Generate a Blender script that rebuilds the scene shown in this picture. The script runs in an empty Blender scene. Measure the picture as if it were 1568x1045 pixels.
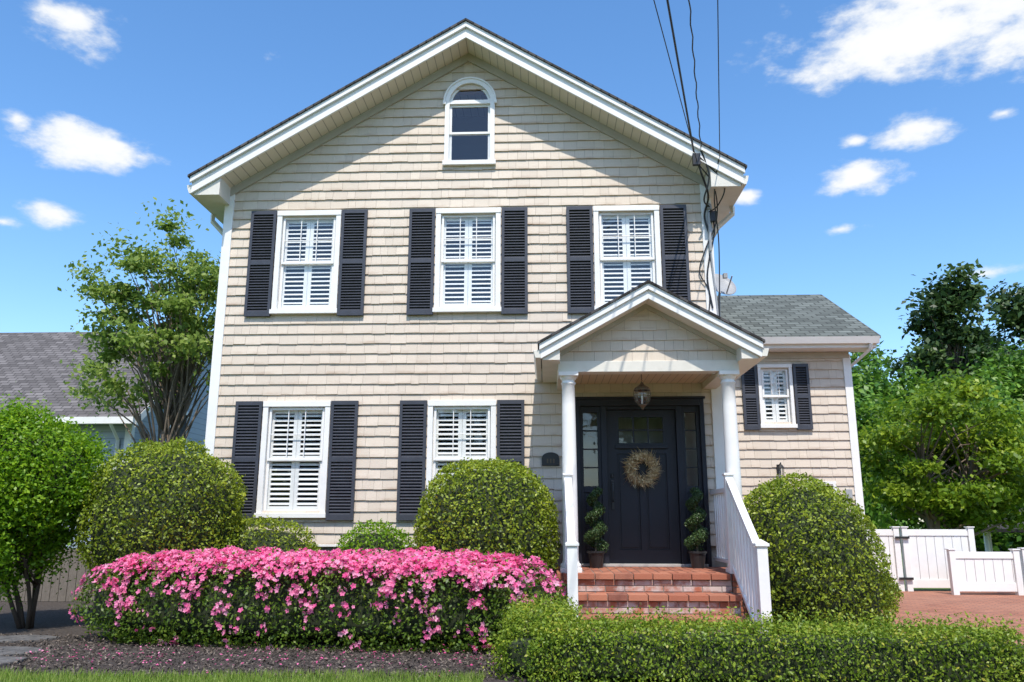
import bpy, math, random
import numpy as np
from mathutils import Vector, Matrix
random.seed(3); rng=np.random.default_rng(5)
scn=bpy.context.scene
col=scn.collection
GZ=-1.2   # ground level (eye level is z=0)

# ------------------------------------------------------------------ node helpers
def new_mat(name):
    m=bpy.data.materials.new(name); m.use_nodes=True
    nt=m.node_tree; b=nt.nodes['Principled BSDF']
    return m,nt,b
def N(nt,t,**kw):
    n=nt.nodes.new(t)
    for k,v in kw.items(): setattr(n,k,v)
    return n
def L(nt,a,b): nt.links.new(a,b)
def math_n(nt,op,a,b=None,c=None,clamp=False):
    n=nt.nodes.new('ShaderNodeMath'); n.operation=op; n.use_clamp=clamp
    for i,v in enumerate((a,b,c)):
        if v is None: continue
        if isinstance(v,(int,float)): n.inputs[i].default_value=v
        else: nt.links.new(v,n.inputs[i])
    return n.outputs[0]
def mixc(nt,fac,a,b,blend='MIX'):
    n=nt.nodes.new('ShaderNodeMix'); n.data_type='RGBA'; n.blend_type=blend
    for s,v in ((n.inputs[0],fac),(n.inputs[6],a),(n.inputs[7],b)):
        if isinstance(v,(int,float)): s.default_value=v
        elif isinstance(v,tuple): s.default_value=(v[0],v[1],v[2],1)
        else: nt.links.new(v,s)
    return n.outputs[2]
def ramp(nt,fac,stops):
    n=nt.nodes.new('ShaderNodeValToRGB'); e=n.color_ramp.elements
    e[0].position=stops[0][0]; e[0].color=(*stops[0][1],1)
    e[1].position=stops[-1][0]; e[1].color=(*stops[-1][1],1)
    for p,c in stops[1:-1]:
        x=e.new(p); x.color=(*c,1)
    nt.links.new(fac,n.inputs[0]); return n.outputs[0]
def noise(nt,scale,detail=4,rough=.5,vec=None,out='Fac'):
    n=N(nt,'ShaderNodeTexNoise'); n.inputs['Scale'].default_value=scale; n.inputs['Detail'].default_value=detail; n.inputs['Roughness'].default_value=rough
    if vec is None:
        g=N(nt,'ShaderNodeNewGeometry'); vec=g.outputs['Position']
    nt.links.new(vec,n.inputs['Vector']); return n.outputs[out]
def bump(nt,b,h,strength=.3,dist=.01):
    n=N(nt,'ShaderNodeBump'); n.inputs['Strength'].default_value=strength; n.inputs['Distance'].default_value=dist
    nt.links.new(h,n.inputs['Height']); nt.links.new(n.outputs[0],b.inputs['Normal'])
def scaled_pos(nt,sx,sy,sz):
    g=N(nt,'ShaderNodeNewGeometry'); m=N(nt,'ShaderNodeMapping'); m.inputs['Scale'].default_value=(sx,sy,sz)
    nt.links.new(g.outputs['Position'],m.inputs['Vector']); return m.outputs[0]

def mat_paint(name,c,rough=.5,var=.06,ns=6,spec=.5,dirt=None):
    m,nt,b=new_mat(name)
    f=noise(nt,ns,5,.6)
    d=tuple(v*(1-var*2.2) for v in c) if dirt is None else dirt
    o=mixc(nt,ramp(nt,f,[(.35,(0,0,0)),(.75,(1,1,1))]),c,d)
    L(nt,o,b.inputs['Base Color']); b.inputs['Roughness'].default_value=rough
    b.inputs['Specular IOR Level'].default_value=spec
    bump(nt,b,noise(nt,60,3),.08,.004)
    return m
# --- siding
def mat_siding(name,c,zoff,expo):
    m,nt,b=new_mat(name)
    g=N(nt,'ShaderNodeNewGeometry')
    sx=N(nt,'ShaderNodeSeparateXYZ'); L(nt,g.outputs['Position'],sx.inputs[0])
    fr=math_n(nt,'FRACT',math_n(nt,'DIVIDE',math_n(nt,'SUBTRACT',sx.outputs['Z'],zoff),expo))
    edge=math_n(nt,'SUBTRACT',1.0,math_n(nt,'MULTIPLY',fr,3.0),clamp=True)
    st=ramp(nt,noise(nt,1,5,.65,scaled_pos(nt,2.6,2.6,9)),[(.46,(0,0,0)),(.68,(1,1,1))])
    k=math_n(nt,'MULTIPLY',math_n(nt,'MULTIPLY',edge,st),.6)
    big=noise(nt,.6,4,.6)
    base=mixc(nt,g.outputs['Random Per Island'],tuple(v*.92 for v in c),tuple(min(1,v*1.06) for v in c))
    base=mixc(nt,ramp(nt,big,[(.4,(0,0,0)),(.75,(.5,.5,.5))]),base,(c[0]*.88,c[1]*.83,c[2]*.77))
    grain=noise(nt,1,4,.7,scaled_pos(nt,90,90,5))
    base=mixc(nt,math_n(nt,'MULTIPLY',grain,.28),base,(c[0]*.50,c[1]*.45,c[2]*.38))
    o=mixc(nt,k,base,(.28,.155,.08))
    L(nt,o,b.inputs['Base Color']); b.inputs['Roughness'].default_value=.65
    bump(nt,b,grain,.45,.004)
    return m
EXPO=.14; Z0=-.30
M={}
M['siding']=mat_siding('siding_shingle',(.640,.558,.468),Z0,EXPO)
M['backing']=mat_paint('backing',(.16,.12,.085),.8)
M['trim']=mat_paint('cream_trim',(.70,.67,.60),.45,.05)
M['white']=mat_paint('white_trim',(.80,.79,.77),.4,.04)
M['blind']=mat_paint('blind_white',(.82,.82,.80),.5,.01)
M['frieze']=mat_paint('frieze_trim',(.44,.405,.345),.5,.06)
M['charcoal']=mat_paint('charcoal_paint',(.046,.050,.066),.45,.12,10)
M['door']=mat_paint('door_paint',(.012,.014,.024),.45,.1,5,.4)
M['black']=mat_paint('black_metal',(.02,.02,.022),.4)
M['brass']=mat_paint('bronze_metal',(.10,.07,.04),.4); 
M['metal']=mat_paint('grey_metal',(.35,.36,.37),.4,.08)
M['conc']=mat_paint('concrete',(.34,.32,.29),.85,.15,12)
M['dark']=mat_paint('dark_interior',(.04,.042,.045),.8)
def mat_soffit(name,c,sc=(0,11,0)):
    m,nt,b=new_mat(name)
    v=scaled_pos(nt,*sc); s=N(nt,'ShaderNodeSeparateXYZ'); L(nt,v,s.inputs[0])
    t=math_n(nt,'FRACT',math_n(nt,'ADD',math_n(nt,'ADD',s.outputs[0],s.outputs[1]),s.outputs[2]))
    k=math_n(nt,'LESS_THAN',t,.09)
    L(nt,mixc(nt,k,c,tuple(q*.5 for q in c)),b.inputs['Base Color']); b.inputs['Roughness'].default_value=.5
    return m
M['soffit']=mat_soffit('soffit_panels',(.64,.59,.48),(9,0,0))
M['psoffit']=mat_soffit('porch_ceiling',(.60,.50,.36),(11,0,0))
def mat_roof(name,c):
    m,nt,b=new_mat(name)
    tc=N(nt,'ShaderNodeTexCoord'); mp=N(nt,'ShaderNodeMapping')
    L(nt,tc.outputs['UV'],mp.inputs[0])
    br=N(nt,'ShaderNodeTexBrick'); L(nt,mp.outputs[0],br.inputs['Vector'])
    br.inputs['Scale'].default_value=1; br.inputs['Brick Width'].default_value=.22; br.inputs['Row Height'].default_value=.13
    br.inputs['Mortar Size'].default_value=.012
    br.inputs['Color1'].default_value=(c[0]*.55,c[1]*.55,c[2]*.55,1); br.inputs['Color2'].default_value=(c[0]*1.4,c[1]*1.4,c[2]*1.4,1); br.inputs['Mortar'].default_value=(c[0]*.2,c[1]*.2,c[2]*.2,1)
    o=mixc(nt,math_n(nt,'MULTIPLY',noise(nt,70,3,.8),.3),br.outputs['Color'],tuple(v*1.3 for v in c))
    o=mixc(nt,ramp(nt,noise(nt,.8,4),[(.4,(0,0,0)),(.8,(.5,.5,.5))]),o,tuple(v*.6 for v in c))
    L(nt,o,b.inputs['Base Color']); b.inputs['Roughness'].default_value=.95; b.inputs['Specular IOR Level'].default_value=.2
    return m
M['roof']=mat_roof('asphalt_shingle',(.125,.14,.13))
M['roofd']=mat_roof('asphalt_shingle_dark',(.08,.075,.075))
M['roofp']=mat_roof('asphalt_shingle_taupe',(.14,.13,.128))
def mat_glass():
    m,nt,b=new_mat('window_glass'); nt.nodes.remove(b)
    out=nt.nodes['Material Output']
    t=N(nt,'ShaderNodeBsdfTransparent'); t.inputs[0].default_value=(.95,.96,.96,1)
    g=N(nt,'ShaderNodeBsdfGlossy'); g.inputs['Roughness'].default_value=.02; g.inputs['Color'].default_value=(.9,.95,1,1)
    # Schlick reflectance, the same from both sides of the pane
    ge=N(nt,'ShaderNodeNewGeometry'); dt=N(nt,'ShaderNodeVectorMath',operation='DOT_PRODUCT')
    L(nt,ge.outputs['Incoming'],dt.inputs[0]); L(nt,ge.outputs['Normal'],dt.inputs[1])
    ct=math_n(nt,'ABSOLUTE',dt.outputs['Value']); om=math_n(nt,'SUBTRACT',1.0,ct,clamp=True)
    F=math_n(nt,'ADD',.07,math_n(nt,'MULTIPLY',.93,math_n(nt,'POWER',om,5.0)))
    bp=N(nt,'ShaderNodeBump'); bp.inputs['Strength'].default_value=.15; bp.inputs['Distance'].default_value=.02
    L(nt,noise(nt,2.5,2),bp.inputs['Height']); L(nt,bp.outputs[0],g.inputs['Normal'])
    mx=N(nt,'ShaderNodeMixShader'); L(nt,F,mx.inputs[0]); L(nt,t.outputs[0],mx.inputs[1]); L(nt,g.outputs[0],mx.inputs[2])
    L(nt,mx.outputs[0],out.inputs['Surface']); return m
M['glass']=mat_glass()
def mat_brick(name,eff):
    m,nt,b=new_mat(name); g=N(nt,'ShaderNodeNewGeometry')
    c=ramp(nt,g.outputs['Random Per Island'],[(0,(.24,.060,.030)),(.35,(.34,.10,.05)),(.7,(.42,.155,.085)),(1,(.16,.045,.03))])
    c=mixc(nt,math_n(nt,'MULTIPLY',noise(nt,45,4,.7),.45),c,(.42,.22,.15))
    if eff>0:
        e=ramp(nt,noise(nt,5,5,.65),[(.50-eff*.1,(0,0,0)),(.58,(1,1,1))])
        c=mixc(nt,math_n(nt,'MULTIPLY',e,.7),c,(.58,.55,.53))
    L(nt,c,b.inputs['Base Color']); b.inputs['Roughness'].default_value=.9
    bump(nt,b,noise(nt,120,4),.5,.004); return m
M['brick']=mat_brick('red_brick',0); M['brickw']=mat_brick('stained_brick',.8)
M['mortar']=mat_paint('mortar',(.30,.27,.24),.95,.15,30)
def mat_leaf(name,stops,trans=.35,rough=.45,var=.7):
    m,nt,b=new_mat(name); out=nt.nodes['Material Output']
    a=N(nt,'ShaderNodeAttribute'); a.attribute_name='v'
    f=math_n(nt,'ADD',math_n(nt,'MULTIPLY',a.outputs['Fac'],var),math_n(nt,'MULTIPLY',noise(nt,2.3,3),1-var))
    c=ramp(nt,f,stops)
    L(nt,c,b.inputs['Base Color']); b.inputs['Roughness'].default_value=rough; b.inputs['Specular IOR Level'].default_value=.4
    t=N(nt,'ShaderNodeBsdfTranslucent'); L(nt,c,t.inputs[0])
    mx=N(nt,'ShaderNodeMixShader'); mx.inputs[0].default_value=trans
    L(nt,b.outputs[0],mx.inputs[1]); L(nt,t.outputs[0],mx.inputs[2]); L(nt,mx.outputs[0],out.inputs['Surface'])
    return m
M['box']=mat_leaf('boxwood_leaf',[(0,(.035,.07,.008)),(.36,(.15,.22,.015)),(.66,(.31,.39,.028)),(1,(.54,.57,.06))])
M['hedge']=mat_leaf('hedge_leaf',[(0,(.035,.08,.008)),(.36,(.14,.23,.016)),(.72,(.29,.38,.03)),(1,(.52,.40,.06))])
M['bright']=mat_leaf('bright_leaf',[(0,(.04,.12,.006)),(.5,(.17,.34,.010)),(1,(.42,.58,.025))],.45)
M['azl']=mat_leaf('azalea_leaf',[(0,(.025,.06,.008)),(.5,(.10,.18,.015)),(1,(.27,.35,.04))])
M['pink']=mat_leaf('azalea_petal',[(0,(.76,.05,.24)),(.4,(.90,.15,.40)),(.8,(.94,.36,.56)),(1,(.96,.62,.75))],.4,.6,.75)
M['tree']=mat_leaf('tree_leaf',[(0,(.07,.13,.02)),(.5,(.21,.32,.05)),(1,(.48,.55,.15))],.5)
M['maple']=mat_leaf('maple_leaf',[(0,(.05,.12,.010)),(.5,(.19,.31,.018)),(1,(.44,.52,.045))],.45)
M['far']=mat_leaf('far_leaf',[(0,(.018,.042,.015)),(.5,(.05,.10,.025)),(1,(.14,.21,.05))],.3)
M['farb']=mat_leaf('far_leaf_bright',[(0,(.03,.09,.012)),(.5,(.11,.24,.025)),(1,(.26,.42,.05))],.35)
M['topi']=mat_leaf('topiary_leaf',[(0,(.02,.045,.018)),(.5,(.05,.10,.03)),(1,(.13,.20,.06))],.25)
M['grass']=mat_leaf('grass_blade',[(0,(.10,.18,.02)),(.5,(.20,.32,.04)),(1,(.42,.44,.14))],.35)
M['twig']=mat_leaf('wreath_twig',[(0,(.26,.16,.07)),(.5,(.50,.36,.17)),(1,(.72,.62,.40))],.1)
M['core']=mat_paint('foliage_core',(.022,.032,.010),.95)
def mat_bark(name,c):
    m,nt,b=new_mat(name); f=noise(nt,1,5,.7,scaled_pos(nt,30,30,6))
    L(nt,mixc(nt,f,tuple(v*.5 for v in c),tuple(v*1.4 for v in c)),b.inputs['Base Color']); b.inputs['Roughness'].default_value=.95
    bump(nt,b,f,.7,.02); return m
M['bark']=mat_bark('bark',(.20,.155,.115))
M['barkd']=mat_bark('dark_bark',(.085,.06,.04))

# ------------------------------------------------------------------ mesh helpers
class MB:
    def __init__(s): s.v=[]; s.f=[]
    def add(s,vs,fs):
        o=len(s.v); s.v+= [tuple(p) for p in vs]; s.f+=[tuple(i+o for i in f) for f in fs]
    def box(s,x0,x1,y0,y1,z0,z1):
        s.add([(x0,y0,z0),(x1,y0,z0),(x1,y1,z0),(x0,y1,z0),(x0,y0,z1),(x1,y0,z1),(x1,y1,z1),(x0,y1,z1)],
              [(0,3,2,1),(4,5,6,7),(0,1,5,4),(1,2,6,5),(2,3,7,6),(3,0,4,7)])
    def prism(s,poly,y0,y1):
        n=len(poly)
        s.add([(x,y0,z) for x,z in poly]+[(x,y1,z) for x,z in poly],
              [tuple(range(n)),tuple(range(2*n-1,n-1,-1))]+[(i,i+n,(i+1)%n+n,(i+1)%n) for i in range(n)])
    def hexa(s,p):
        s.add(p,[(0,3,2,1),(4,5,6,7),(0,1,5,4),(1,2,6,5),(2,3,7,6),(3,0,4,7)])
    def tube(s,pts,rs,n=8,cap=True):
        pts=[Vector(p) for p in pts]
        if isinstance(rs,(int,float)): rs=[rs]*len(pts)
        o=len(s.v); prev=None
        for i,p in enumerate(pts):
            t=(pts[min(i+1,len(pts)-1)]-pts[max(i-1,0)]).normalized()
            if prev is None:
                a=Vector((0,0,1)) if abs(t.z)<.9 else Vector((1,0,0))
                u=t.cross(a).normalized()
            else: u=(prev-t*prev.dot(t)).normalized()
            prev=u; w=t.cross(u)
            for k in range(n):
                an=2*math.pi*k/n; s.v.append(tuple(p+(u*math.cos(an)+w*math.sin(an))*rs[i]))
        for i in range(len(pts)-1):
            for k in range(n):
                s.f.append((o+i*n+k,o+i*n+(k+1)%n,o+(i+1)*n+(k+1)%n,o+(i+1)*n+k))
        if cap:
            s.f.append(tuple(o+k for k in range(n-1,-1,-1))); e=o+(len(pts)-1)*n
            s.f.append(tuple(e+k for k in range(n)))
    def lathe(s,cx,cy,prof,n=24):
        o=len(s.v)
        for r,z in prof:
            for k in range(n):
                a=2*math.pi*k/n; s.v.append((cx+r*math.cos(a),cy+r*math.sin(a),z))
        for i in range(len(prof)-1):
            for k in range(n):
                s.f.append((o+i*n+k,o+i*n+(k+1)%n,o+(i+1)*n+(k+1)%n,o+(i+1)*n+k))
        s.f.append(tuple(o+k for k in range(n-1,-1,-1))); e=o+(len(prof)-1)*n
        s.f.append(tuple(e+k for k in range(n)))
    def obj(s,name,mat,parent=None,bevel=0,smooth=False):
        me=bpy.data.meshes.new(name); me.from_pydata(s.v,[],s.f); me.update()
        o=bpy.data.objects.new(name,me); col.objects.link(o)
        me.materials.append(mat)
        if parent: o.parent=parent
        if bevel:
            m=o.modifiers.new('bevel','BEVEL'); m.width=bevel; m.segments=2; m.limit_method='ANGLE'
        if smooth:
            me.polygons.foreach_set('use_smooth',[True]*len(me.polygons))
        return o
def empty(name):
    e=bpy.data.objects.new(name,None); col.objects.link(e); return e
def np_mesh(name,verts,nper,mat,parent=None,val=None):
    n=len(verts)//nper
    me=bpy.data.meshes.new(name); me.vertices.add(len(verts)); me.vertices.foreach_set('co',verts.astype(np.float32).ravel())
    me.loops.add(len(verts)); me.loops.foreach_set('vertex_index',np.arange(len(verts),dtype=np.int32))
    me.polygons.add(n); me.polygons.foreach_set('loop_start',np.arange(0,n*nper,nper,dtype=np.int32))
    me.update(calc_edges=True)
    if val is not None:
        a=me.attributes.new('v','FLOAT','POINT'); a.data.foreach_set('value',np.repeat(val,nper).astype(np.float32))
    me.materials.append(mat)
    o=bpy.data.objects.new(name,me); col.objects.link(o)
    if parent: o.parent=parent
    return o
def nrm(a): return a/np.maximum(np.linalg.norm(a,axis=1,keepdims=True),1e-9)
def sn(P,k=1.0,seed=0):
    r=np.random.default_rng(seed); o=np.zeros(len(P))
    for i in range(7):
        d=r.normal(size=3); d/=np.linalg.norm(d); q=k*(1+i*.35)
        o+=np.sin(P@d*q*2*math.pi+r.uniform(0,6.28))/(1+i*.25)
    return o/2.6
def leaves(name,C,Nout,size,aspect,mat,parent=None,bias=.6,val=None):
    n=len(C)
    nn=nrm(Nout*bias+rng.normal(size=(n,3))*.55)
    t=nrm(np.cross(nn,rng.normal(size=(n,3)))); b=np.cross(nn,t)
    L_=(size*rng.uniform(.6,1.35,n))[:,None]; W=L_*aspect
    V=np.empty((n,4,3)); V[:,0]=C-t*L_*.5; V[:,1]=C+b*W*.5+nn*L_*.08; V[:,2]=C+t*L_*.5; V[:,3]=C-b*W*.5+nn*L_*.08
    if val is None: val=rng.uniform(0,1,n)
    return np_mesh(name,V.reshape(-1,3),4,mat,parent,val)
def superq(dirs,abc,p):
    q=(np.abs(dirs/abc)**p).sum(1)**(1/p); return dirs/q[:,None]
def boxdirs(n,abc):
    a,b,c=abc; ar=np.array([b*c,a*c,a*b]); ax=rng.choice(3,n,p=ar/ar.sum())
    P=rng.uniform(-1,1,(n,3)); P[np.arange(n),ax]=np.sign(rng.normal(size=n)); return P*np.array(abc)
def shape_pts(n,abc,p,lump,lk,seed):
    if p<=2.6: D=rng.normal(size=(n,3)); D=nrm(D)*np.array(abc)
    else: D=boxdirs(n,abc)
    P=superq(D,np.array(abc),p)
    Nn=nrm(np.sign(P)*(np.abs(P/np.array(abc))**(p-1))/np.array(abc))
    disp=sn(P,lk,seed)*lump
    return P+Nn*disp[:,None],Nn
def shrub(name,c,abc,p=2.2,n=20000,leaf=.04,mat='box',lump=.035,lk=1.3,seed=1,depth=.07,rot=0,zcut=None,stray=.02,parent=None,shear=0):
    e=parent or empty(name)
    P,Nn=shape_pts(n,abc,p,lump,lk,seed)
    P=P+Nn*(sn(P,lk*4,seed+50)*lump*.55)[:,None]
    dep=rng.exponential(depth*.5,n); dep=np.minimum(dep,depth*2)
    P=P-Nn*dep[:,None]+Nn*(rng.uniform(0,1,n)**6*stray*2)[:,None]
    P[:,0]-=shear*P[:,2]
    ca,sa=math.cos(rot),math.sin(rot); Rm=np.array([[ca,-sa,0],[sa,ca,0],[0,0,1]])
    Pw=P@Rm.T+np.array(c); Nw=Nn@Rm.T
    keep=Pw[:,2]>(GZ if zcut is None else zcut)
    Pw,Nw,dp=Pw[keep],Nw[keep],dep[keep]
    val=np.clip(rng.normal(.5,.24,len(Pw))+.16*sn(Pw,2.5,seed+3)-dp*2.4+.1*Nw[:,2],0,1)  # random tone, plus painted shade: deeper leaves darker, upward ones lighter
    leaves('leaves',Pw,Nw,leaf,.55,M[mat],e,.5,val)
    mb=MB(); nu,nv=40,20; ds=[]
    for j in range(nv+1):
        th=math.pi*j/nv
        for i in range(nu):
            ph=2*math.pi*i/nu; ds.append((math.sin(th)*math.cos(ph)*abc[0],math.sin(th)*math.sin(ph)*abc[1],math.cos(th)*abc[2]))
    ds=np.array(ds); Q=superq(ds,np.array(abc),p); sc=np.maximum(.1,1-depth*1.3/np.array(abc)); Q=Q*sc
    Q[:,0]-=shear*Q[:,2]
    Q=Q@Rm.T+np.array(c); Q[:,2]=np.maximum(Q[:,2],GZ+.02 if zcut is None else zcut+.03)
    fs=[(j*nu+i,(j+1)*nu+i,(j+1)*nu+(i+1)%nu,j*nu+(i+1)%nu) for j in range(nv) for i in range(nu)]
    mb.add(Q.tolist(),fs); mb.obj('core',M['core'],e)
    return e

# ------------------------------------------------------------------ siding
def shingles(mb,xl,xr,z0,z1,y,openings=(),expo=EXPO,t=.025,wmin=.10,wmax=.26):
    z=z0
    while z<z1-1e-6:
        zt=min(z+expo,z1); zm=(z+zt)/2
        a,b=xl(z),xr(z)
        if b-a<.03: break
        iv=[(a,b)]
        for (ox0,ox1,oz0,oz1) in openings:
            if zm>oz0 and zm<oz1:
                ni=[]
                for (p,q) in iv:
                    if ox1<=p or ox0>=q: ni.append((p,q)); continue
                    if ox0>p: ni.append((p,ox0))
                    if ox1<q: ni.append((ox1,q))
                iv=ni
        for (p,q) in iv:
            x=p
            while x<q-1e-6:
                w=random.uniform(wmin,wmax); x2=min(x+w,q)
                if q-x2<.04: x2=q
                tt=t+random.uniform(-.002,.002); dz=random.choice((0,0,0,-.004,.002))+random.uniform(-.002,.0015); g=.0012
                mb.add([(x+g,y-tt,z+dz),(x2-g,y-tt,z+dz),(x2-g,y-.004,zt+.006),(x+g,y-.004,zt+.006),(x+g,y,z+dz),(x2-g,y,z+dz)],
                       [(0,1,2,3),(4,5,1,0),(4,0,3),(5,2,1)])
                x=x2
        z+=expo

house=empty('shingle_house')
XL,XR,RX=-4.54,2.29,-1.10
SL=.61
def sof(x): return 6.72-SL*abs(x-RX)
wins=[(-3.325,2.79,4.28),(-1.07,2.79,4.28),(1.13,2.79,4.28),(-3.34,.05,1.56),(-1.12,.05,1.56)]
ops=[(xc-.41,xc+.41,z0+.03,z1-.03) for xc,z0,z1 in wins]+[(-1.38,-.76,5.0,6.15),(.42,2.02,-.56,1.53)]
mb=MB()
shingles(mb,lambda z:max(XL,RX-(6.80-z)/SL),lambda z:min(XR,RX+(6.80-z)/SL),Z0,6.75,0,ops)
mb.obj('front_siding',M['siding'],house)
def back_wall(mb,x0,x1,z0,z1,ops,y0,y1,top=None):
    xs=sorted(set([x0,x1]+[v for o in ops for v in o[:2]])); zs_=sorted(set([z0,z1]+[v for o in ops for v in o[2:]]))
    for i in range(len(xs)-1):
        for j in range(len(zs_)-1):
            cx,cz=(xs[i]+xs[i+1])/2,(zs_[j]+zs_[j+1])/2
            if any(o[0]<cx<o[1] and o[2]<cz<o[3] for o in ops): continue
            mb.box(xs[i],xs[i+1],y0,y1,zs_[j],zs_[j+1])
mb=MB(); back_wall(mb,XL+.005,XR-.005,Z0,4.6,[(o[0],o[1],max(o[2],Z0-.001),o[3]) for o in ops if o[3]<4.6],.001,.16)
aw=(-1.38,-.76,5.0,6.15)
mb.prism([(XL+.02,4.6),(aw[0],4.6),(aw[0],sof(aw[0])-.02)],.001,.16)
mb.prism([(aw[1],4.6),(XR-.02,4.6),(aw[1],sof(aw[1])-.02)],.001,.16)
mb.box(aw[0],aw[1],.001,.16,4.6,5.0); mb.prism([(aw[0],6.15),(aw[1],6.15),(aw[1],sof(aw[1])-.02),(RX,6.7),(aw[0],sof(aw[0])-.02)],.001,.16)
mb.obj('front_wall',M['backing'],house)
mb=MB(); mb.box(XL,XL+.15,.16,8,Z0,4.6); mb.box(XR-.15,XR,.16,8,Z0,4.6); mb.box(XL,XR,8,8.15,Z0,4.6)
mb.prism([(XL,4.6),(XR,4.6),(RX,6.7)],8,8.15)
mb.obj('side_walls',M['trim'],house)
mb=MB(); mb.box(XL+.03,.36,.03,.25,GZ-.3,Z0-.001); mb.box(2.08,XR-.03,.03,.25,GZ-.3,Z0-.001); mb.box(XL+.03,XR-.03,.251,8,GZ-.3,Z0-.002); mb.obj('foundation',M['conc'],house)
mb=MB(); mb.box(XL+.2,XR-.2,.17,7.9,-.299,-.29); mb.box(XL+.2,XR-.2,.17,7.9,2.1,2.3); mb.box(XL+.2,XR-.2,.17,7.9,4.61,4.7)
mb.box(XL+.2,.2,1.4,1.45,-.289,2.09); mb.box(XL+.2,XR-.2,1.4,1.45,2.31,4.6); mb.box(-1.7,-.4,.9,.95,4.7,6.2)
mb.obj('interior',M['dark'],house)
mb=MB(); mb.box(.2,XR-.2,.7,.75,-.28,2.09); mb.obj('sidelight_fill_panel',mat_paint('sidelight_fill_panel',(.55,.52,.44),.8),house)  # pale panel added behind the door glass, standing in for bright sidelight reflections
mb=MB(); mb.box(XL-.02,XL+.11,-.038,.1,Z0-.03,4.62); mb.box(XR-.12,XR+.02,-.038,.1,Z0-.03,4.62)
mb.box(XL+.11,.10,-.03,.02,Z0-.03,Z0)
mb.obj('corner_boards',M['white'],house,.004)
mb=MB()
for s in (-1,1):
    xe=XL if s<0 else XR
    p=[(RX,sof(RX)+.02),(xe,sof(xe)+.02),(xe,sof(xe)-.13),(RX,sof(RX)-.13)]
    if s<0: p=[p[3],p[0],p[1],p[2]][::-1]
    mb.prism(p,-.05,.0)
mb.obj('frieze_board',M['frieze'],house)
HW=3.77
def roofside(mb,s,rx,ztop,hw,sl,t0,t1,y0,y1):
    a=[(rx,ztop-t0),(rx+s*hw,ztop-t0-sl*hw),(rx+s*hw,ztop-t1-sl*hw),(rx,ztop-t1)]
    if s>0: a=a[::-1]
    mb.prism(a,y0,y1)
ZT=6.94
mb=MB(); 
for s in (-1,1): roofside(mb,s,RX,ZT,HW-.02,SL,.03,.225,-.42,8.4)
mb.obj('rake_soffit',M['soffit'],house)
mb=MB()
for s in (-1,1):
    roofside(mb,s,RX,ZT,HW,SL,.06,.235,-.455,-.421)
    roofside(mb,s,RX,ZT,HW+.015,SL,.0,.085,-.495,-.456)
mb.obj('rake_fascia',M['white'],house,.004)
mb=MB()
for s in (-1,1): roofside(mb,s,RX,ZT+.032,HW+.04,SL,.0,.031,-.52,8.45)
rf=mb.obj('roof_shingles',M['roofd'],house)
def roof_uv(o,slope):
    me=o.data; uv=me.uv_layers.new(name='UVMap')
    for lp in me.loops:
        c=me.vertices[lp.vertex_index].co
        uv.data[lp.index].uv=slope(c)
roof_uv(rf,lambda c:(c.y,abs(c.x-RX)*1.17))
mb=MB()
for s in (-1,1):
    xw=XL if s<0 else XR; xe=RX+s*(HW-.03)
    zt=ZT-.2-SL*abs(xe-RX)
    xi=xw-s*.05
    p=[(xe,4.39),(xi,4.39),(xi,sof(xi)-.0),(xe,zt+.02)]
    if s>0: p=p[::-1]
    mb.prism(p,-.418,8.2)
mb.obj('eave_boxes',M['trim'],house,.004)
mb=MB()
for s in (-1,1):
    xe=RX+s*(HW-.02); x2=xe+s*.09
    prof=[(xe,4.41),(xe+s*.055,4.41),(xe+s*.08,4.47),(x2,4.53),(xe,4.53)]
    if s<0: prof=prof[::-1]
    mb.prism(prof,-.44,8.3)
mb.obj('gutters',M['trim'],house)
mb=MB()
for s in (-1,1):
    xg=RX+s*(HW+.02); xw=(XL if s<0 else XR)+s*.05
    mb.tube([(xg,.35,4.41),(xg,.35,4.30),(xw,.35,3.98),(xw,.35,3.8),(xw,.35,GZ+.1)],.038,4)
mb.obj('downspouts',M['trim'],house)

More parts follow.
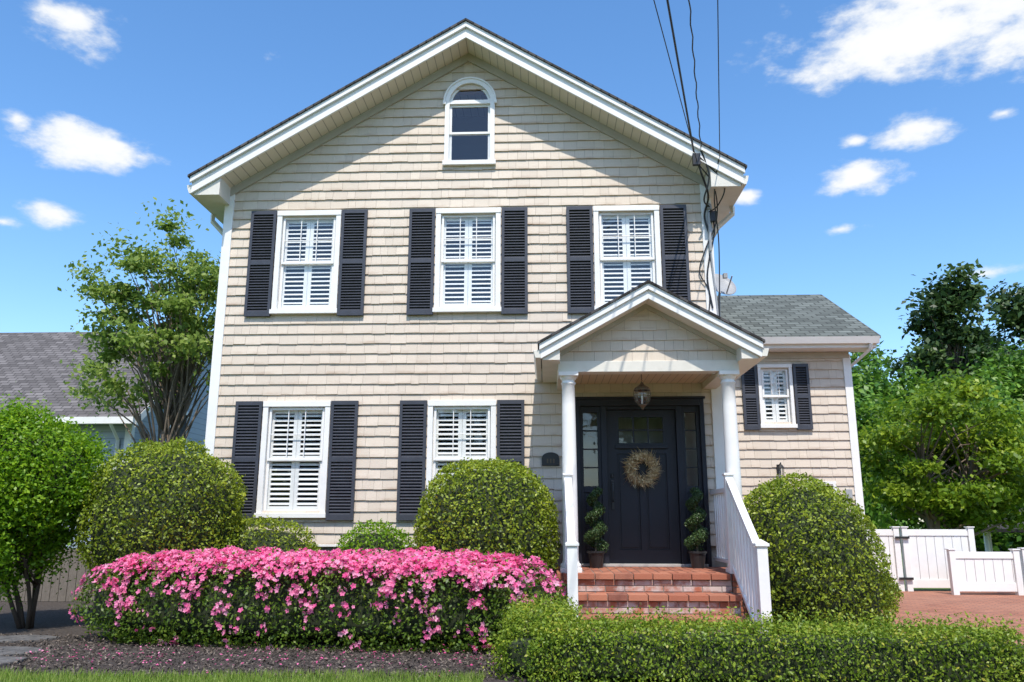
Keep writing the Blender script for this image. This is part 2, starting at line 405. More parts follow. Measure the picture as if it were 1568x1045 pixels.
def window(parent,xc,z0,z1,w=.91,y=0,cw=.07,lites=True,blinds=True):
    x0,x1=xc-w/2,xc+w/2
    mb=MB()
    yb=y-.055
    mb.box(x0,x0+cw,yb,y+.02,z0,z1); mb.box(x1-cw,x1,yb,y+.02,z0,z1)
    mb.box(x0-.002,x1+.002,yb-.008,y+.02,z1-cw,z1+.004)
    mb.box(x0-.015,x1+.015,yb-.03,y+.02,z0-.015,z0+.045)
    ix0,ix1,iz0,iz1=x0+cw,x1-cw,z0+.045,z1-cw
    mb.box(ix0-.01,ix0+.012,y+.02,y+.14,iz0,iz1); mb.box(ix1-.012,ix1+.01,y+.02,y+.14,iz0,iz1)
    mb.box(ix0,ix1,y+.02,y+.14,iz1-.012,iz1+.01); mb.box(ix0,ix1,y+.02,y+.14,iz0-.01,iz0+.012)
    zm=(iz0+iz1)/2; f=.03
    for (a,b,yy) in ((zm-.02,iz1-.012,y-.022),(iz0+.012,zm+.02,y+.002)):
        mb.box(ix0+.012,ix0+.012+f,yy,yy+.022,a,b); mb.box(ix1-.012-f,ix1-.012,yy,yy+.022,a,b)
        mb.box(ix0+.012+f,ix1-.012-f,yy,yy+.022,b-f,b); mb.box(ix0+.012+f,ix1-.012-f,yy,yy+.022,a,a+f)
        if lites:
            ww=(ix1-ix0-.024-2*f)
            if yy<y:
                for k in (1,2):
                    xx=ix0+.012+f+ww*k/3; mb.box(xx-.006,xx+.006,yy+.004,yy+.018,a+f,b-f)
                mb.box(ix0+.012+f,ix1-.012-f,yy+.005,yy+.017,(a+b)/2-.006,(a+b)/2+.006)
    mb.obj('window_frame',M['white'],parent,.003)
    g=MB(); g.add([(ix0+.02,y-.006,zm),(ix1-.02,y-.006,zm),(ix1-.02,y-.006,iz1-.02),(ix0+.02,y-.006,iz1-.02)],[(0,1,2,3)])
    g.add([(ix0+.02,y+.014,iz0+.02),(ix1-.02,y+.014,iz0+.02),(ix1-.02,y+.014,zm),(ix0+.02,y+.014,zm)],[(0,1,2,3)])
    g.obj('window_glass',M['glass'],parent)
    if blinds:
        s=MB(); yy=y+.040; n=2; bw=(ix1-ix0-.03)/n
        for i in range(n):
            a=ix0+.015+i*bw; b=a+bw-.004
            st=.050
            s.box(a,a+st,yy,yy+.028,iz0+.01,iz1-.01); s.box(b-st,b,yy,yy+.028,iz0+.01,iz1-.01)
            for (za,zb) in ((iz0+.01,iz0+.09),(zm-.03,zm+.05),(iz1-.08,iz1-.01)):
                s.box(a+st,b-st,yy,yy+.028,za,zb)
            for (za,zb) in ((iz0+.09,zm-.03),(zm+.05,iz1-.08)):
                m=int((zb-za)/.060)
                for q in range(m):
                    zc=za+(q+.5)*(zb-za)/m
                    dy,dz=.017,.013
                    s.hexa([(a+st,yy+.014-dy,zc-dz-.004),(b-st,yy+.014-dy,zc-dz-.004),(b-st,yy+.014+dy,zc+dz-.004),(a+st,yy+.014+dy,zc+dz-.004),
                            (a+st,yy+.014-dy,zc-dz+.006),(b-st,yy+.014-dy,zc-dz+.006),(b-st,yy+.014+dy,zc+dz+.006),(a+st,yy+.014+dy,zc+dz+.006)])
        s.obj('plantation_blinds',M['blind'],parent)
def ext_shutter(parent,x0,x1,z0,z1,y=0):
    mb=MB(); ya,yb=y-.066,y-.026; st=.040
    mb.box(x0,x0+st,ya,yb,z0,z1); mb.box(x1-st,x1,ya,yb,z0,z1)
    zm=(z0+z1)/2
    for a,b in ((z0,z0+.07),(zm-.03,zm+.03),(z1-.055,z1)): mb.box(x0+st,x1-st,ya+.001,yb,a,b)
    for a,b in ((z0+.07,zm-.03),(zm+.03,z1-.055)):
        n=max(1,round((b-a)/.040))
        for i in range(n):
            zc=a+(i+.5)*(b-a)/n; h=.021
            mb.hexa([(x0+st,ya+.004,zc-h),(x1-st,ya+.004,zc-h),(x1-st,yb-.004,zc+.004),(x0+st,yb-.004,zc+.004),
                     (x0+st,ya+.004,zc-h+.008),(x1-st,ya+.004,zc-h+.008),(x1-st,yb-.004,zc+.014),(x0+st,yb-.004,zc+.014)])
    mb.box(x0+st,x1-st,yb-.003,yb-.001,z0+.05,z1-.05)
    mb.obj('shutter',M['charcoal'],parent,.002)
for xc,z0,z1 in wins:
    window(house,xc,z0,z1)
    ext_shutter(house,xc-.455-.375,xc-.455-.012,z0-.045,z1+.005)
    ext_shutter(house,xc+.455+.012,xc+.455+.375,z0-.045,z1+.005)
def arch_window():
    xc=-1.07; w=.36; z0=4.96; zs=5.93; cw=.065; n=20
    mb=MB()
    def arc(r,cx=xc,cz=zs): return [(cx+r*math.cos(math.pi*k/n),cz+r*math.sin(math.pi*k/n)) for k in range(n+1)]
    R1=w; R0=w-cw
    o_=arc(R1); i_=arc(R0)
    for k in range(n):
        p=[i_[k],o_[k],o_[k+1],i_[k+1]]; mb.prism(p,-.055,.02)
    o2=arc(R1+.025)
    for k in range(n): mb.prism([o_[k],o2[k],o2[k+1],o_[k+1]],-.07,.0)
    mb.box(xc-w,xc-R0,-.055,.02,z0,zs); mb.box(xc+R0,xc+w,-.055,.02,z0,zs)
    mb.box(xc-w-.02,xc+w+.02,-.075,.02,z0-.02,z0+.045)
    mb.box(xc-w-.03,xc-w+.01,-.072,.0,zs-.04,zs+.02); mb.box(xc+w-.01,xc+w+.03,-.072,.0,zs-.04,zs+.02)
    mb.box(xc-R0,xc+R0,-.05,.02,zs-.035,zs+.025)
    zm=(z0+.045+zs-.035)/2; f=.034
    for a,b,yy in ((zm-.015,zs-.035,-.012),(z0+.045,zm+.015,.01)):
        mb.box(xc-R0,xc-R0+f,yy,yy+.022,a,b); mb.box(xc+R0-f,xc+R0,yy,yy+.022,a,b)
        mb.box(xc-R0+f,xc+R0-f,yy,yy+.022,b-f,b); mb.box(xc-R0+f,xc+R0-f,yy,yy+.022,a,a+f)
    i2=arc(R0-f)
    for k in range(n): mb.prism([i2[k],i_[k],i_[k+1],i2[k+1]],-.01,.015)
    mb.obj('attic_window_frame',M['white'],house,.002)
    g=MB(); g.add([(xc-R0,.004,z0+.04),(xc+R0,.004,z0+.04),(xc+R0,.004,zs),(xc-R0,.004,zs)],[(0,1,2,3)])
    g.add([(x,.004,z) for x,z in arc(R0)],[tuple(range(n+1))]); g.obj('attic_glass',M['glass'],house)
arch_window()
mb=MB(); 
for s in (-1,1):
    n=10; xc=-1.07; zs=5.93; R=.345
    pts=[(xc+s*R*math.cos(math.pi/2*k/n),zs+R*math.sin(math.pi/2*k/n)) for k in range(n+1)]
    for k in range(n):
        a,b=pts[k],pts[k+1]; p=[a,(xc+s*.36,a[1]),(xc+s*.36,b[1]),b]
        mb.prism(p if s>0 else p[::-1],-.012,-.002)
mb.obj('arch_infill',M['siding'],house)

# ------------------------------------------------------------------ porch
PX=1.19; PS=.56; PZT=2.69; PHW=1.25; LZ=-.56
mb=MB()
for s in (-1,1): roofside(mb,s,PX,PZT,PHW-.01,PS,.03,.17,-1.57,-.02)
mb.obj('porch_roof_soffit',M['trim'],house)
mb=MB()
for s in (-1,1):
    roofside(mb,s,PX,PZT,PHW,PS,.055,.18,-1.60,-1.571)
    roofside(mb,s,PX,PZT,PHW+.015,PS,0,.075,-1.63,-1.601)
mb.obj('porch_fascia',M['white'],house,.003)
mb=MB()
for s in (-1,1): roofside(mb,s,PX,PZT+.03,PHW+.035,PS,0,.029,-1.65,-.02)
prf=mb.obj('porch_roof_shingles',M['roofd'],house); roof_uv(prf,lambda c:(c.y,abs(c.x-PX)*1.15))
mb=MB()
for s in (-1,1):
    xe=PX+s*(PHW-.02); xi=PX+s*1.03; zt=PZT-.16-PS*(PHW-.02)
    p=[(xe,1.80),(xi,1.80),(xi,PZT-.16-PS*1.03),(xe,zt)]
    if s>0:p=p[::-1]
    mb.prism(p,-1.565,-.02)
    xg=PX+s*PHW; p=[(xg,1.82),(xg+s*.06,1.82),(xg+s*.085,1.91),(xg,1.91)]
    mb.prism(p if s>0 else p[::-1],-1.60,-.05)
mb.obj('porch_eave_boxes',M['trim'],house,.003)
mb=MB(); shingles(mb,lambda z:max(PX-1.05,PX-(2.56-z)/PS),lambda z:min(PX+1.05,PX+(2.56-z)/PS),1.83,2.5,-1.30,(),.125,.018)
mb.obj('pediment_siding',M['siding'],house)
mb=MB(); mb.prism([(PX-1.05,1.80),(PX+1.05,1.80),(PX+1.05,PZT-.16-PS*1.05),(PX,PZT-.16),(PX-1.05,PZT-.16-PS*1.05)],-1.298,-1.25)
mb.obj('pediment_back',M['backing'],house)
mb=MB()
for s in (-1,1):
    z=lambda x:PZT-.165-PS*abs(x-PX)
    xe=PX+s*1.05; p=[(PX,z(PX)+.01),(xe,z(xe)+.01),(xe,z(xe)-.06),(PX,z(PX)-.06)]
    mb.prism(p if s<0 else p[::-1],-1.335,-1.30)
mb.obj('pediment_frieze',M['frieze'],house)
mb=MB()
mb.box(PX-1.05,PX+1.05,-1.34,-1.16,1.70,1.828)
for s in (-1,1): mb.box(min(PX+s*1.05,PX+s*.87),max(PX+s*1.05,PX+s*.87),-1.16,-.02,1.701,1.827)
mb.obj('porch_beams',M['trim'],house,.004)
mb=MB(); mb.box(PX-.87,PX+.87,-1.16,-.02,1.78,1.80); mb.obj('porch_ceiling',M['psoffit'],house)
def column(cx,cy,zb,zt,r=.088):
    mb=MB(); mb.box(cx-.12,cx+.12,cy-.12,cy+.12,zb,zb+.05); mb.box(cx-.115,cx+.115,cy-.115,cy+.115,zt-.045,zt)
    mb.obj('column_plinth',M['white'],house,.004)
    mb=MB(); H=zt-zb
    pr=[(r*1.3,zb+.05),(r*1.36,zb+.07),(r*1.3,zb+.09),(r*1.1,zb+.10),(r*1.05,zb+.12)]
    for k in range(9):
        t=k/8; pr.append((r*(1.0-.15*t**1.6),zb+.13+(H-.13-.14)*t))
    rt=r*.85
    pr+=[(rt*1.15,zt-.13),(rt*1.15,zt-.115),(rt,zt-.11),(rt,zt-.085),(rt*1.2,zt-.075),(rt*1.32,zt-.05),(rt*1.32,zt-.0451)]
    mb.lathe(cx,cy,pr,32); mb.obj('column',M['white'],house,0,True)
CY=-1.25
for cx in (.26,2.12): column(cx,CY,LZ,1.70)
def brick_row(mb,x0,x1,y0,y1,z0,z1,w,gap=.01,off=0.0):
    x=x0-off
    while x<x1-.005:
        a=max(x,x0); b=min(x+w,x1)
        j=random.uniform(-.003,.003)
        if b-a>.02: mb.box(a,b,y0+j,y1,z0,z1+random.uniform(-.002,.001))
        x+=w+gap
bk=MB(); bw=MB(); mo=MB()
edges=[(-1.45,LZ),(-1.80,LZ-.19),(-2.15,LZ-.38)]
for i,(ye,zt) in enumerate(edges):
    xa,xb=(.31,2.0) 
    zb=zt-.19 if i<2 else GZ
    brick_row(bk,xa,xb,ye-.03,ye+.19,zt-.060,zt,.20,.009,.1*i)
    if i: 
        brick_row(bk,xa,xb,ye+.20,ye+.36,zt-.06,zt-.004,.20,.01)
    z=zt-.062; r=0
    while z-.055>zb-.01:
        brick_row(bw,xa+.005,xb-.005,ye+.01,ye+.09,z-.062,z-.008,.2,.01,.105*(r%2)); z-=.064; r+=1
    mo.box(xa+.004,xb-.004,ye+.018,0 if i==0 else ye+.37,(GZ),zt-.008)
for a,b in ((.10,.305),(2.005,2.28)):
    brick_row(bk,a,b,-1.47,-1.28,LZ-.075,LZ,.062,.009)
    z=LZ-.075; r=0
    while z>GZ: brick_row(bk,a,b,-1.44,-1.36,z-.062,z-.008,.2,.01,.105*(r%2)); z-=.064; r+=1
    mo.box(a+.001,b-.001,-1.43,0,GZ,LZ-.008)
for k in range(6):
    y=-1.25+k*.21
    brick_row(bk,.10,2.28,y,min(y+.2,-.01),LZ-.06,LZ-.002,.095,.01)
bk.obj('step_bricks',M['brick'],house,.003); bw.obj('riser_bricks',M['brickw'],house,.003); mo.obj('step_mortar',M['mortar'],house)
mb=MB()
for cx in (.235,2.03):
    NX=cx; ny=-2.62
    mb.box(NX-.05,NX+.05,ny-.05,ny+.05,GZ,-.235); mb.box(NX-.066,NX+.066,ny-.066,ny+.066,-.234,-.205); mb.box(NX-.058,NX+.058,ny-.058,ny+.058,GZ,GZ+.16)
    mb.add([(NX-.06,ny-.06,-.205),(NX+.06,ny-.06,-.205),(NX+.06,ny+.06,-.205),(NX-.06,ny+.06,-.205),(NX,ny,-.165)],[(0,1,4),(1,2,4),(2,3,4),(3,0,4)])
    mb.box(NX-.045,NX+.045,-1.44,-1.36,LZ,.50); mb.box(NX-.058,NX+.058,-1.455,-1.345,.50,.525)
    for off,h,w in ((0,.06,.04),(-.72,.05,.025)):
        za=.47+off if off==0 else LZ+.10; zb2=-.27 if off==0 else LZ+.10-.70
        y1,y2=-1.44,ny+.05
        mb.hexa([(NX-w,y2,zb2-h),(NX+w,y2,zb2-h),(NX+w,y1,za-h),(NX-w,y1,za-h),(NX-w,y2,zb2),(NX+w,y2,zb2),(NX+w,y1,za),(NX-w,y1,za)])
    n=9
    for k in range(n):
        t=(k+.5)/n; y=-1.44+t*(ny+.05+1.44); z1=.44-.74*t; z0=LZ+.08-.70*t
        mb.box(NX-.016,NX+.016,y-.016,y+.016,z0,z1)
    cx2=.26 if cx<1 else 2.12
    for z0,z1 in ((.33,.385),(LZ+.08,LZ+.12)): mb.box(cx2-.03,cx2+.03,CY+.09,-.03,z0,z1)
    for k in range(9):
        y=CY+.15+k*.118; mb.box(cx2-.015,cx2+.015,y-.015,y+.015,LZ+.12,.33)
mb.obj('porch_railings',M['white'],house,.004)

# door unit
mb=MB()
X0,X1,D0,D1,DT=.38,2.06,.79,1.69,1.43
mb.box(X0,X0+.055,-.06,.12,LZ,1.57); mb.box(X1-.055,X1,-.06,.12,LZ,1.57); mb.box(X0+.055,X1-.055,-.06,.12,DT+.05,1.57)
mb.box(D0-.075,D0-.005,-.035,.12,LZ,DT+.05); mb.box(D1+.005,D1+.075,-.035,.12,LZ,DT+.05)
mb.box(X0-.02,X1+.02,-.075,.0,1.571,1.60)
mb.box(D0-.005,D1+.005,-.02,.12,DT+.006,DT+.05)
for a,b in ((X0+.055,D0-.075),(D1+.075,X1-.055)):
    f=.045
    mb.box(a,a+f,-.005,.06,LZ,DT+.05); mb.box(b-f,b,-.005,.06,LZ,DT+.05)
    mb.box(a+f,b-f,-.005,.06,DT-.03,DT+.05); mb.box(a+f,b-f,-.005,.06,.36,.44); mb.box(a+f,b-f,-.005,.06,LZ,LZ+.14)
    mb.box(a+f,b-f,.02,.05,LZ+.14,.36); mb.box(a+f+.03,b-f-.03,.008,.02,LZ+.17,.33)
    for k in (1,2,3):
        z=.44+(DT-.47)*k/4; mb.box(a+f,b-f,.01,.03,z-.007,z+.007)
def slabframe(mb,x0,x1,z0,z1,holes,y0,y1):
    xs=sorted(set([x0,x1]+[v for o in holes for v in o[:2]])); zz=sorted(set([z0,z1]+[v for o in holes for v in o[2:]]))
    for i in range(len(xs)-1):
        for j in range(len(zz)-1):
            cx,cz=(xs[i]+xs[i+1])/2,(zz[j]+zz[j+1])/2
            if any(o[0]<cx<o[1] and o[2]<cz<o[3] for o in holes): continue
            mb.box(xs[i],xs[i+1],y0,y1,zz[j],zz[j+1])
lite=(.95,1.53,1.0,1.34); p1=(.92,1.20,-.36,.86); p2=(1.28,1.56,-.36,.86)
dm=MB(); slabframe(dm,D0,D1,LZ+.025,DT,[lite,p1,p2],.03,.075)
dm.obj('front_door',M['door'],house)
for p in (p1,p2):
    mb.box(p[0],p[1],.05,.07,p[2],p[3]); mb.box(p[0]+.03,p[1]-.03,.038,.05,p[2]+.03,p[3]-.03)
mb.box(.90,1.58,-.01,.03,.925,.965)
for k in (1,2):
    x=lite[0]+(lite[1]-lite[0])*k/3; mb.box(x-.011,x+.011,.036,.06,lite[2],lite[3])
z=(lite[2]+lite[3])/2; mb.box(lite[0],lite[1],.037,.059,z-.011,z+.011)
mb.obj('door_frame',M['door'],house,.003)
mb=MB(); mb.box(X0+.05,X1-.05,-.10,.029,LZ,LZ+.032); mb.obj('door_sill',mat_paint('sill_aluminium',(.45,.44,.42),.7,.1,5,.2),house,.003)
g=MB()
for a,b,c,d,y in ((lite[0],lite[1],lite[2],lite[3],.05),(X0+.095,D0-.115,.44,DT-.03,.04),(D1+.115,X1-.095,.44,DT-.03,.04)):
    g.add([(a,y,c),(b,y,c),(b,y,d),(a,y,d)],[(0,1,2,3)])
g.obj('door_glass',M['glass'],house)
mb=MB(); mb.box(.835,.865,-.0,.03,.15,.52); mb.tube([(.85,.0,.48),(.85,-.05,.47),(.85,-.06,.38),(.85,-.05,.26),(.85,.01,.24)],.009,8); mb.lathe(.85,.01,[(.02,.56),(.02,.60)],12)
mb.obj('door_handle',M['black'],house)

# ------------------------------------------------------------------ wing
WY=2.2
mb=MB(); wo=[(3.41,3.87,1.48,2.40),(4.04,4.42,.32,.56)]
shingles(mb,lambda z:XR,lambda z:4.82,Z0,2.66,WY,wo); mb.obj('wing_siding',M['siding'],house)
mb=MB(); back_wall(mb,XR,4.80,Z0,2.66,wo,WY+.001,WY+.12); mb.box(XR,4.80,WY+4,WY+4.1,Z0,2.66); mb.box(4.68,4.80,WY+.12,WY+4,Z0,2.66)
mb.add([(4.74,WY,2.66),(4.74,WY+4,2.66),(4.74,WY+2,4.05)],[(0,1,2)])
mb.obj('wing_walls',M['backing'],house)
mb=MB(); mb.box(XR+.05,4.78,WY+.6,WY+.65,Z0,2.6); mb.obj('wing_interior',M['dark'],house)
mb=MB(); mb.box(XR,4.79,WY+.03,WY+3.9,GZ-.2,Z0-.001); mb.obj('wing_foundation',M['conc'],house)
mb=MB(); mb.box(4.73,4.85,WY-.038,WY+.1,Z0-.02,2.60); mb.box(XR+.0,4.73,WY-.03,WY,Z0-.03,Z0); mb.obj('wing_corner',M['white'],house,.004)
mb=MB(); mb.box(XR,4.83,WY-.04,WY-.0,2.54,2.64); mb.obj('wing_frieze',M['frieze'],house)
mb=MB()
mb.box(XR+.01,5.15,WY-.33,WY+.02,2.645,2.66); mb.box(XR+.01,5.15,WY-.35,WY-.331,2.645,2.80)
mb.add([(5.13,WY-.35,2.66),(5.13,WY+2,4.02),(5.13,WY+4.35,2.66),(5.13,WY+4.35,2.82),(5.13,WY+2,4.18),(5.13,WY-.35,2.82)],[(0,1,4,5),(1,2,3,4)])
mb.obj('wing_eave',M['white'],house)
mb=MB(); 
gpr=[(WY-.35,2.70),(WY-.42,2.70),(WY-.46,2.80),(WY-.35,2.80)]
mb.add([(XR,y,z) for y,z in gpr]+[(5.17,y,z) for y,z in gpr],[(0,1,5,4),(1,2,6,5),(2,3,7,6),(0,3,2,1),(4,5,6,7)])
mb.tube([(5.05,WY-.40,2.70),(5.05,WY-.36,2.62),(4.89,WY+.15,2.42),(4.89,WY+.15,2.3),(4.89,WY+.15,GZ+.1)],.032,4)
mb.obj('wing_gutter',M['white'],house)
mb=MB(); 
def roofx(mb,x0,x1,ye,ze,yr,zr,t=.05):
    mb.add([(x0,ye,ze),(x1,ye,ze),(x1,yr,zr),(x0,yr,zr),(x0,ye,ze-t),(x1,ye,ze-t),(x1,yr,zr-t),(x0,yr,zr-t)],[(0,1,2,3),(4,7,6,5),(0,4,5,1),(1,5,6,2),(3,2,6,7),(0,3,7,4)])
roofx(mb,XR,5.20,WY-.42,2.82,WY+2,4.17); roofx(mb,XR,5.20,WY+4.4,2.82,WY+2,4.17)
wr=mb.obj('wing_roof',M['roof'],house); roof_uv(wr,lambda c:(c.x,abs(c.y-WY-2)*1.14))
window(house,3.64,1.44,2.44,.54,WY,.05)
ext_shutter(house,3.11,3.355,1.40,2.45,WY); ext_shutter(house,3.925,4.17,1.40,2.45,WY)
mb=MB(); mb.box(4.0,4.46,WY-.03,WY+.02,.28,.33); mb.box(4.0,4.46,WY-.03,WY+.02,.56,.60); mb.box(4.0,4.05,WY-.03,WY+.02,.33,.56); mb.box(4.41,4.46,WY-.03,WY+.02,.33,.56)
mb.obj('small_window_frame',M['white'],house); g=MB(); g.add([(4.04,WY,.32),(4.42,WY,.32),(4.42,WY,.57),(4.04,WY,.57)],[(0,1,2,3)]); g.obj('small_window_glass',M['glass'],house)
mb=MB(); mb.box(4.58,4.68,WY-.07,WY-.0,.34,.48); mb.obj('utility_box',M['metal'],house,.004)
wl=empty('wall_lantern'); mb=MB()
lx,ly,lz=3.60,WY-.16,.74
mb.box(lx-.03,lx+.03,WY-.04,WY-.015,lz-.02,lz+.12); mb.tube([(lx,WY-.04,lz+.1),(lx,ly,lz+.14),(lx,ly,lz+.10)],.008,6)
mb.lathe(lx,ly,[(.02,lz+.11),(.055,lz+.06),(.05,lz+.055)],8); mb.lathe(lx,ly,[(.04,lz-.09),(.035,lz-.11)],8)
for k in range(4):
    a=math.pi/4+k*math.pi/2; mb.tube([(lx+.045*math.cos(a),ly+.045*math.sin(a),lz+.056),(lx+.036*math.cos(a),ly+.036*math.sin(a),lz-.09)],.005,4)
mb.obj('lantern_frame',M['black'],wl); mb=MB(); mb.lathe(lx,ly,[(.032,lz-.088),(.04,lz+.054)],8); mb.obj('lantern_glass',M['glass'],wl)
pl=empty('pendant_lantern'); lx,ly=1.15,-1.0; mb=MB()
mb.lathe(lx,ly,[(.05,1.775),(.05,1.76),(.015,1.75)],12)
for k in range(5):
    z=1.735-k*.028; mb.tube([(lx-.006,ly,z+.014),(lx+.006,ly,z),(lx-.006,ly,z-.014)],.004,5)
mb.lathe(lx,ly,[(.012,1.63),(.03,1.60),(.085,1.565),(.10,1.54),(.098,1.53),(.06,1.53)],16)
for k in range(8):
    a=k*math.pi/4; c,s=math.cos(a),math.sin(a)
    mb.tube([(lx+.095*c,ly+.095*s,1.535),(lx+.10*c,ly+.10*s,1.47),(lx+.085*c,ly+.085*s,1.40),(lx+.045*c,ly+.045*s,1.355)],.0045,5)
ring=[(lx+.101*math.cos(k*math.pi/12),ly+.101*math.sin(k*math.pi/12),1.46) for k in range(25)]; mb.tube(ring,.005,5)
mb.lathe(lx,ly,[(.01,1.30),(.02,1.325),(.05,1.352),(.05,1.36)],12)
mb.obj('frame',M['brass'],pl); mb=MB(); mb.lathe(lx,ly,[(.045,1.36),(.08,1.40),(.094,1.47),(.09,1.53)],16); mb.obj('glass',M['glass'],pl,0,True)
mb=MB(); mb.lathe(lx,ly,[(.012,1.37),(.012,1.43),(.016,1.45),(.004,1.49)],8); mb.obj('candle',M['white'],pl)
ap=empty('address_plaque'); mb=MB()
pts=[(.05+.115*math.cos(math.pi*k/12),.80+.075*math.sin(math.pi*k/12)) for k in range(13)]+[(-.065,.70),(.165,.70)]
mb.prism(pts,-.05,-.025); mb.obj('plate',M['black'],ap,.004)
mb=MB()
for k in range(3): mb.box(.0+k*.04,.02+k*.04,-.055,-.05,.735,.79)
mb.obj('numerals',M['brass'],ap)
wx,wz=1.235,.66
we=empty('wreath'); n=1700; a=rng.uniform(0,2*math.pi,n); rr=.15+rng.normal(0,.03,n)
C=np.stack([wx+rr*np.cos(a),-.04+rng.normal(0,.02,n),wz+rr*np.sin(a)],1)
rad=np.stack([np.cos(a),np.zeros(n)-.15,np.sin(a)],1); tan=np.stack([-np.sin(a),np.zeros(n),np.cos(a)],1)
d=nrm(rad*.7+tan*rng.uniform(.1,.8,n)[:,None]+rng.normal(size=(n,3))*.35); w=nrm(np.cross(d,rng.normal(size=(n,3))))
ln=rng.uniform(.04,.15,n)[:,None]; V=np.empty((n,4,3)); V[:,0]=C-d*ln*.3; V[:,1]=C+w*.004; V[:,2]=C+d*ln*.7; V[:,3]=C-w*.004
V[:,:,1]=np.minimum(V[:,:,1],.025)
np_mesh('twigs',V.reshape(-1,3),4,M['twig'],we,rng.uniform(0,1,n))
k=150; a=rng.uniform(0,2*math.pi,k); C=np.stack([wx+(.16+rng.normal(0,.03,k))*np.cos(a),np.full(k,-.08),wz+(.16+rng.normal(0,.03,k))*np.sin(a)],1)
leaves('dried_flowers',C,np.tile([0,-1,0],(k,1)),.024,.9,M['twig'],we,1,rng.uniform(.7,1,k))
mb=MB(); mb.tube([(wx+.145*math.cos(t*math.pi/12),-.02,wz+.145*math.sin(t*math.pi/12)) for t in range(25)],.022,8); mb.obj('ring',M['bark'],we)
for ti,tx in enumerate((.60,1.84)):
    te=empty('potted_topiary'); ty=-.32
    mb=MB(); mb.lathe(tx,ty,[(.075,LZ),(.10,LZ+.17),(.115,LZ+.175),(.115,LZ+.2),(.10,LZ+.2),(.095,LZ+.18)],20); mb.obj('pot',M['black'],te)
    mb=MB(); mb.tube([(tx,ty,LZ+.17),(tx,ty,LZ+.88)],.012,6); mb.obj('stem',M['bark'],te)
    m=7000; t=rng.uniform(0,1,m); zz=LZ+.24+t*.70; R_=.15*(1-t*.4); an=t*2*math.pi*3.0+ti*1.5
    d=nrm(rng.normal(size=(m,3))); q=rng.uniform(.3,1,m)[:,None]**.5
    cx_=np.stack([tx+np.cos(an)*R_*.45,ty+np.sin(an)*R_*.45,zz],1); P=cx_+d*q*np.stack([R_*.72,R_*.72,R_*.5],1)
    leaves('foliage',P,d,.024,.55,M['topi'],te)
sd=empty('satellite_dish'); mb=MB()
dc=Vector((2.76,1.6,3.62)); dn=Vector((.25,-.75,.55)).normalized(); u=dn.cross(Vector((0,0,1))).normalized(); w=u.cross(dn)
vs=[tuple(dc-dn*.05)]; fs=[]; n=24
for r in range(1,5):
    for k in range(n):
        a=2*math.pi*k/n; rr=.24*r/4; vs.append(tuple(dc+(u*math.cos(a)*rr+w*math.sin(a)*rr*1.08)+dn*(-.05+.05*(r/4)**2)))
for k in range(n): fs.append((0,1+k,1+(k+1)%n))
for r in range(3):
    for k in range(n): fs.append((1+r*n+k,1+(r+1)*n+k,1+(r+1)*n+(k+1)%n,1+r*n+(k+1)%n))
mb.add(vs,fs); o=mb.obj('reflector',M['metal'],sd,0,True); so=o.modifiers.new('s','SOLIDIFY'); so.thickness=.008
mb=MB(); mb.tube([tuple(dc-dn*.06),(2.76,1.85,3.45),(2.76,1.95,2.95)],.02,8); mb.tube([tuple(dc-w*.22),tuple(dc-w*.14+dn*.28)],.012,6); mb.box(dc.x-.03,dc.x+.03,dc.y-.30,dc.y-.22,dc.z+.02,dc.z+.09)
mb.obj('mount',M['metal'],sd)

uw=empty('utility_wires'); mb=MB()
def wire(a,b,r,wav=0):
    a=Vector(a); b=Vector(b); pts=[]
    n=200 if wav else 40
    for k in range(n+1):
        t=k/n; p=a.lerp(b,t)
        if wav: p.x+=wav*math.sin(t*300); p.z+=wav*math.cos(t*300)
        pts.append(tuple(p))
    mb.tube(pts,r,6)
def wpt(a,b,k): return tuple(a[i]+(b[i]-a[i])*k for i in range(3))
for a,b,r,wv in (((2.02,-.47,4.88),(1.30,-3.1,5.38),.013,0),((2.12,-.47,4.93),(1.53,-3.1,5.40),.008,.008),((2.36,-.49,4.78),(1.83,-3.1,5.38),.006,0),((2.06,-.47,4.72),(1.16,-3.1,5.36),.006,0)):
    wire(a,wpt(a,b,7),r,wv)
def loop(pts,r):
    P=[Vector(p) for p in pts]; P=[P[0]]+P+[P[-1]]; out=[]
    for i in range(1,len(P)-2):
        for k in range(8):
            t=k/8; p0,p1,p2,p3=P[i-1:i+3]
            out.append(.5*((2*p1)+(-p0+p2)*t+(2*p0-5*p1+4*p2-p3)*t*t+(-p0+3*p1-3*p2+p3)*t**3))
    out.append(P[-2]); mb.tube([tuple(p) for p in out],r,6)
loop([(2.04,-.46,4.86),(2.12,-.40,4.6),(2.24,-.2,4.35),(2.20,-.08,4.1),(2.27,-.07,3.8)],.014)
loop([(2.12,-.46,4.90),(2.22,-.42,4.55),(2.16,-.3,4.25),(2.28,-.10,4.2),(2.33,-.05,3.9),(2.24,-.06,3.5),(2.2,-.05,3.2),(2.25,-.05,2.8)],.012)
loop([(2.06,-.46,4.72),(2.3,-.3,4.45),(2.36,-.1,4.05),(2.18,-.07,3.6),(2.1,-.05,3.3),(2.22,-.05,3.0),(2.15,-.05,2.5)],.009)
loop([(2.35,-.48,4.78),(2.30,-.3,4.3),(2.38,-.05,3.7),(2.33,-.04,2.6)],.009)
loop([(2.10,-.46,4.80),(2.42,-.38,4.45),(2.36,-.25,4.2),(2.25,-.09,4.15)],.009)
mb.box(2.00,2.10,-.50,-.44,4.68,4.84); mb.box(2.28,2.36,-.12,-.04,4.02,4.16)
mb.obj('cables',M['black'],uw)
